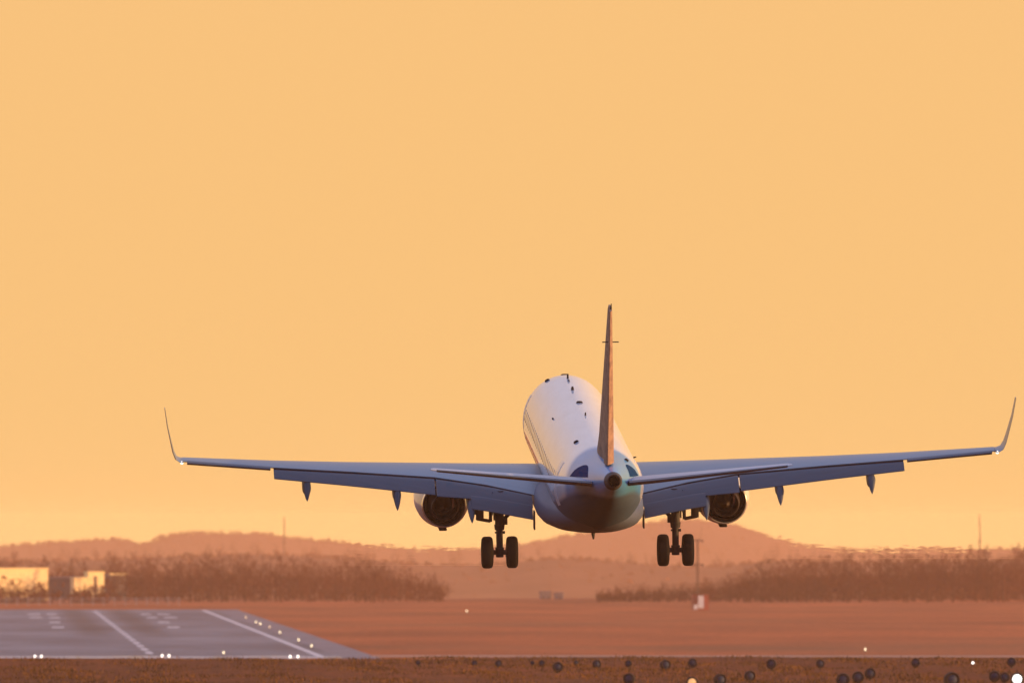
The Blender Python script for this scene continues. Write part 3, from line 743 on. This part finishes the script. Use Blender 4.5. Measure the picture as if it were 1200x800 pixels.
for s in (-1, 1):
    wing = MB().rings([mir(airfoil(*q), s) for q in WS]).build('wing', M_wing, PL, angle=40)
    # winglet, blended upwards
    base = ws(13.65); rr = [mir(airfoil(13.65, base[0]-.003, base[1], base[2]+.003-.5, base[3]+.02, base[4]), s)]
    for (dx, dz, yl, yt, th, lean) in ((.10, .02, -2.0, -3.3, .13, .2), (.24, .12, -2.2, -3.36, .10, .8), (.33, .34, -2.45, -3.44, .07, 1.1), (.41, .7, -2.75, -3.58, .05, 1.33), (.53, 1.28, -3.2, -3.82, .035, 1.38), (.62, 1.92, -3.6, -4.05, .02, 1.38)):
        ring = []
        for p in airfoil(0, yl, 0, yt, 0, th, 14, .004):
            ring.append((s*(13.65+dx - p[2]*math.sin(lean)), p[1], base[1]+.02+dz + p[2]*math.cos(lean)))
        rr.append(ring)
    MB().rings(rr).build('winglet', M_wing, wing, angle=50)
    MB().revolve([(-.14, .01), (-.08, .045), (0, .055), (.08, .045), (.14, .01)], (s*13.70, -3.15, base[1]+.02), 'y', 12).build('navigation_lamp', M_glint, wing)
    # dark slot seal behind the spoilers
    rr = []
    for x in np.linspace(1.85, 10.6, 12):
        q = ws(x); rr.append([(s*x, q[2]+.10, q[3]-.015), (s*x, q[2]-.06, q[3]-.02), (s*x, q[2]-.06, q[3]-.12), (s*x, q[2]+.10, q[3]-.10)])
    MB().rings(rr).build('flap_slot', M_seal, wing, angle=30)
    # outboard flap
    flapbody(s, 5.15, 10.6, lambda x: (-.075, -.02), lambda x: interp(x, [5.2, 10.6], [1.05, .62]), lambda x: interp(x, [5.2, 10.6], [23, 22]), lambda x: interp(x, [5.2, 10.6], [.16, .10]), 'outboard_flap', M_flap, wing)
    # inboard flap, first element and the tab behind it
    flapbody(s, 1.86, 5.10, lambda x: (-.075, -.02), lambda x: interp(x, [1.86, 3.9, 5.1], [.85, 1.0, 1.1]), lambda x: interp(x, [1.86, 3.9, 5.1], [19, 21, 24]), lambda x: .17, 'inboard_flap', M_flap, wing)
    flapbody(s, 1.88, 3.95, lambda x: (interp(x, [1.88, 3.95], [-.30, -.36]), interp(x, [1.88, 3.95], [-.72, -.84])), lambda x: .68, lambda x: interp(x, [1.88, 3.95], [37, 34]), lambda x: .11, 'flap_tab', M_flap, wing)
    q = ws(1.82); b = MB(); b.box((s*1.84, q[2]-1.15, q[3]-.72), (.05, .5, .62)); b.build('flap_end_plate', M_gear, wing, bevel=.01)
    # aileron, trailing edge up
    rr = []
    for x in np.linspace(10.72, 13.52, 5):
        q = ws(x); c = interp(x, [10.7, 13.2], [.62, .46]); d = R(11)
        rr.append(mir(airfoil(x, q[2]-.01, q[3]-.035, q[2]-.01-c*math.cos(d), q[3]-.035+c*math.sin(d)*.4, .13, 10), s))
    M_ail = M_flap
    MB().rings(rr).build('aileron', M_ail, wing, angle=40)
    # canoe fairings of the flap tracks
    for x, drop in ((3.95, .62), (6.45, .62), (9.5, .62)):
        q = ws(x); c = interp(x, [3.95, 5.2, 9.5], [1.25, 1.05, .72]); rr = []
        y0, z0 = q[2]+.9, q[3]-.16
        path = [(y0+.3, z0-.12, .04), (y0, z0-.2, .10), (q[2]+.1, q[3]-.42, .145), (q[2]-c*.5, q[3]-.50-.1, .15), (q[2]-c*.95, q[3]-c*.42-.22, .135), (q[2]-c*1.15, q[3]-c*.42-.40, .095), (q[2]-c*1.28, q[3]-c*.42-.56, .05), (q[2]-c*1.34, q[3]-c*.42-.66, .008)]
        for (yy, zz, r_) in path:
            rr.append([(s*x + r_*math.cos(a), yy - .7*r_*math.sin(a)*(-.4), zz + r_*1.5*math.sin(a)) for a in [2*math.pi*k/14 for k in range(14)]])
        MB().rings(rr).build('flap_track_fairing', M_flap, wing)
    # engine
    ex, ez = s*4.76, -1.44
    prof = [(4.55, .60), (4.62, .68), (4.6, .76), (4.4, .84), (3.9, .91), (3.2, .935), (2.4, .92), (1.6, .85), (.95, .755), (.72, .725), (.72, .70), (1.2, .72), (1.9, .74), (1.9, .3), (3.9, .3), (3.9, .62)]
    eng = MB().revolve(prof, (ex, 0, ez), 'y', 56, closed=True).build('engine', M_nac, PL, angle=40)
    MB().revolve([(2.0, .52), (1.4, .56), (.7, .50), (.22, .43), (.22, .405), (.8, .42), (1.3, .40), (1.3, .1)], (ex, 0, ez), 'y', 44).build('exhaust_nozzle', M_hot, eng, angle=40)
    MB().revolve([(1.45, .30), (.9, .26), (.4, .17), (.05, .06), (-.02, .01)], (ex, 0, ez), 'y', 32).build('exhaust_cone', M_hot, eng)
    MB().revolve([(1.86, .73), (1.8, .73), (1.8, .52), (1.86, .52)], (ex, 0, ez), 'y', 40, closed=True).build('fan_duct', M_black, eng)
    MB().revolve([(.96, .757), (.74, .735), (.735, .728), (.96, .75)], (ex, 0, ez), 'y', 56, closed=True).build('nozzle_lip', M_bare, eng)
    MB().revolve([(4.1, .02), (4.0, .2), (3.92, .3), (3.91, .61), (3.88, .61), (3.88, .02)], (ex, 0, ez), 'y', 40).build('fan', M_hot, eng)
    b = MB(); rr = []
    for yy, zt, zb, hw in ((3.9, ez+.9, ez+.78, .03), (3.2, ez+1.05, ez+.7, .16), (2.2, -.30, ez+.6, .19), (.9, -.42, ez+.55, .16), (-.1, -.45, ez+.78, .08), (-.7, -.48, -.62, .02)):
        rr.append([(ex-hw, yy, zb), (ex+hw, yy, zb), (ex+hw, yy, zt), (ex-hw, yy, zt)])
    b.rings(rr); b.build('pylon', M_nac, eng, angle=30)
    b = MB(); b.box((ex, 2.6, ez-.94), (.28, 1.6, .08)); b.build('drain_fairing', M_gear, eng, bevel=.04)
    b = MB(); b.box((ex + .3, .95, ez+.18), (.03, .5, .5)); b.build('strake', M_bare, eng)
    # main landing gear
    gx, gy = s*2.97, -1.05; za = -2.84
    gear = MB(); gear.tube((gx, gy, -.75), (gx, gy, -1.9), .15, .15, 16); gear.tube((gx, gy, -1.9), (gx, gy, -2.08), .18, .16, 16); gear.tube((gx, gy, -2.08), (gx, gy, za-.12), .115, .11, 14)
    gear.tube((gx, gy, za+.16), (gx, gy, za-.16), .15, .13, 14); gear.tube((gx-.52, gy, za), (gx+.52, gy, za), .085, .085, 12)
    for q in (-.26, .26):
        gear.tube((gx+q-.06, gy, za), (gx+q+.06, gy, za), .17, .17, 14); gear.box((gx+q, gy-.1, za-.2), (.09, .16, .22))
    gear = gear.build('landing_gear', M_gear, PL, angle=40)
    for q in (-1, 1):
        wc = (gx + q*.42, gy, za)
        R0, W = .54, .19
        ty = [(-W, .30), (-W*1.02, .40), (-W*.96, .47), (-W*.72, .525), (-W*.35, R0), (W*.35, R0), (W*.72, .525), (W*.96, .47), (W*1.02, .40), (W, .30)]
        for k in (-.09, 0, .09): pass
        wo = MB().revolve(ty, wc, 'x', 48, closed=True).build('tyre', M_tyre, gear, angle=50)
        MB().revolve([(-W*.8, .31), (-W*.55, .2), (-W*.7, .08), (-W*.7, .02), (W*.7, .02), (W*.7, .08), (W*.55, .2), (W*.8, .31)], wc, 'x', 32).build('rim', M_rim, gear)
    b = MB(); b.tube((gx - s*.08, gy, -1.78), (gx - s*.85, gy+.1, -1.05), .07, .06, 10); b.box((gx - s*.16, gy, -1.80), (.22, .18, .2)); b.build('side_brace', M_gear, gear)
    b = MB(); b.tube((gx+s*.0, gy+.16, -1.85), (gx, gy+.42, -2.2), .04, .035, 8); b.tube((gx, gy+.42, -2.2), (gx, gy+.16, -2.58), .035, .04, 8)
    b.tube((gx-.16, gy-.05, -2.16), (gx+.16, gy-.05, -2.16), .03, .03, 8); b.box((gx+.15, gy-.05, -2.16), (.07, .07, .09)); b.box((gx-.13, gy-.05, -2.16), (.05, .06, .06)); b.build('torsion_link', M_gear, gear)
    b = MB(); b.tube((gx+s*.30, gy, -.7), (gx+s*.30, gy, -1.80), .06, .06, 8); b.tube((gx+s*.30, gy, -1.78), (gx+s*.74, gy, -1.70), .06, .06, 8)
    b.box((gx+s*.66, gy, -1.58), (.26, .16, .32)); b.box((gx+s*.80, gy, -1.38), (.20, .12, .34)); b.tube((gx+s*.18, gy-.05, -.9), (gx+s*.18, gy-.05, -1.75), .03, .03, 8)
    b.build('retraction_actuator', M_gear, gear, bevel=.02)
    b = MB(); b.box((gx+s*.24, gy+.1, -1.15), (.035, .8, .8)); b.build('gear_door', M_belly, gear, bevel=.01)
    # horizontal stabiliser and elevator
    SS = [(.25, -12.6, .80, -15.35, 1.02, .26), (1.0, -13.1, .91, -15.6, 1.10, .23), (5.8, -16.3, 1.70, -17.2, 1.76, .08), (5.9, -16.6, 1.73, -17.2, 1.77, .04)]
    st = MB().rings([mir(airfoil(*q), s) for q in SS]).build('horizontal_stabiliser', M_stab, PL, angle=40)
    rr = []
    for x in np.linspace(.62, 5.72, 7):
        yT = interp(x, [.25, 1.0, 5.8], [-15.35, -15.6, -17.2]); zT = interp(x, [.25, 1.0, 5.8], [1.02, 1.10, 1.76]); c = interp(x, [.6, 6], [.92, .48]); d = R(8)
        rr.append(mir(airfoil(x, yT-.012, zT-.02, yT-c*math.cos(d), zT-.02+c*math.sin(d), interp(x, [.6, 6], [.17, .07]), 10), s))
    MB().rings(rr).build('elevator', M_flap, st, angle=40)
# tail fin
def vfoil(z, yL, yT, th, n=12):
    return [(p[2], p[1], z) for p in airfoil(0, yL, 0, yT, 0, th, n, .01)]
fin = MB().rings([vfoil(*q) for q in ((.9, -9.3, -15.0, .30), (1.75, -10.3, -15.25, .40), (2.3, -11.5, -15.5, .38), (4.6, -13.55, -16.45, .22), (6.85, -15.75, -17.3, .09), (7.0, -16.1, -17.3, .05))]).build('tail_fin', M_fin, PL, angle=40)
rr = []
for z in np.linspace(1.78, 6.96, 7):
    yT = interp(z, [1.75, 2.3, 4.6, 6.85], [-15.25, -15.5, -16.45, -17.3]); c = interp(z, [1.7, 7], [1.3, .75])
    rr.append([(p[2], p[1], z) for p in airfoil(0, yT-.012, 0, yT-c, -.085*c, interp(z, [1.7, 7], [.33, .075]), 10, .012)])
MB().rings(rr).build('rudder', M_fin, fin, angle=40)
b = MB(); b.tube((-.27, -16.9, 5.85), (.27, -16.9, 5.85), .018, .018, 8); b.build('fin_aerial', M_gear, fin)
b = MB(); b.tube((0, -17.35, 6.98), (0, -17.5, 7.16), .03, .015, 6); b.build('static_wick', M_gear, fin)
# nose gear, hidden behind the belly from here
ng = MB(); ng.tube((0, 12.6, -1.4), (0, 12.6, -2.5), .09, .08, 12); ng.tube((-.24, 12.6, -2.5), (.24, 12.6, -2.5), .06, .06, 10); ng = ng.build('nose_gear', M_gear, PL)
for q in (-.2, .2): MB().revolve([(-.09, .15), (-.1, .24), (-.05, .3), (.05, .3), (.1, .24), (.09, .15)], (q, 12.6, -2.5), 'x', 28, closed=True).build('tyre', M_tyre, ng)

# ------------------------------------------------------------------ hot air stirred up by the engines
from mathutils import noise as mnoise
mair = bpy.data.materials.new('hot_air'); mair.use_nodes = True; nt = mair.node_tree; nt.nodes.clear()
o_ = N(nt, 'ShaderNodeOutputMaterial'); rf = N(nt, 'ShaderNodeBsdfRefraction'); rf.inputs['IOR'].default_value = 1.00034; rf.inputs['Roughness'].default_value = 0
L(nt, rf.outputs[0], o_.inputs['Surface'])
def hot_air(px0, px1, py0, py1, Y, seed, label):
    x0, x1 = (px0-600)*Y/F, (px1-600)*Y/F; z1, z0 = CZ-(py0-HY)*Y/F, CZ-(py1-HY)*Y/F
    nx, nz = int((px1-px0)/1.0), int((py1-py0)/.6); v, f = [], []
    for side in (-1, 1):
        for j in range(nz+1):
            for i in range(nx+1):
                u, w = i/nx, j/nz; x, z = x0+(x1-x0)*u, z0+(z1-z0)*w
                fade = min(1, u*4, (1-u)*4, w*6, (1-w)*3); fade = max(0, fade)**1.3
                d = .03 + fade*(.045 + .019*mnoise.noise(Vector((x*3.2+z*1.5, z*11+seed, side*7.3))) + .010*mnoise.noise(Vector((x*7.5-z*3+9, z*19, side*3.1+seed))))
                v.append((x, Y+side*d, z))
    m = (nx+1)*(nz+1)
    for j in range(nz):
        for i in range(nx):
            a = j*(nx+1)+i; f.append((a, a+1, a+nx+2, a+nx+1)); f.append((m+a+nx+1, m+a+nx+2, m+a+1, m+a))
    for j in range(nz):
        for i in (0, nx): a = j*(nx+1)+i; q = (a, a+nx+1, m+a+nx+1, m+a); f.append(q if i == 0 else q[::-1])
    for i in range(nx):
        for j in (0, nz): a = j*(nx+1)+i; q = (a, m+a, m+a+1, a+1); f.append(q if j == 0 else q[::-1])
    o = raw('hot_exhaust_air', v, f, mair, smooth=True)
    return tag(o, label, 'air', kind='stuff')
hot_air(372, 590, 600, 662, 545, 1.7, 'shimmering hot exhaust air below the left engine against the hills')
hot_air(832, 1215, 602, 654, 548, 6.1, 'shimmering hot exhaust air right of the right engine against the hills')
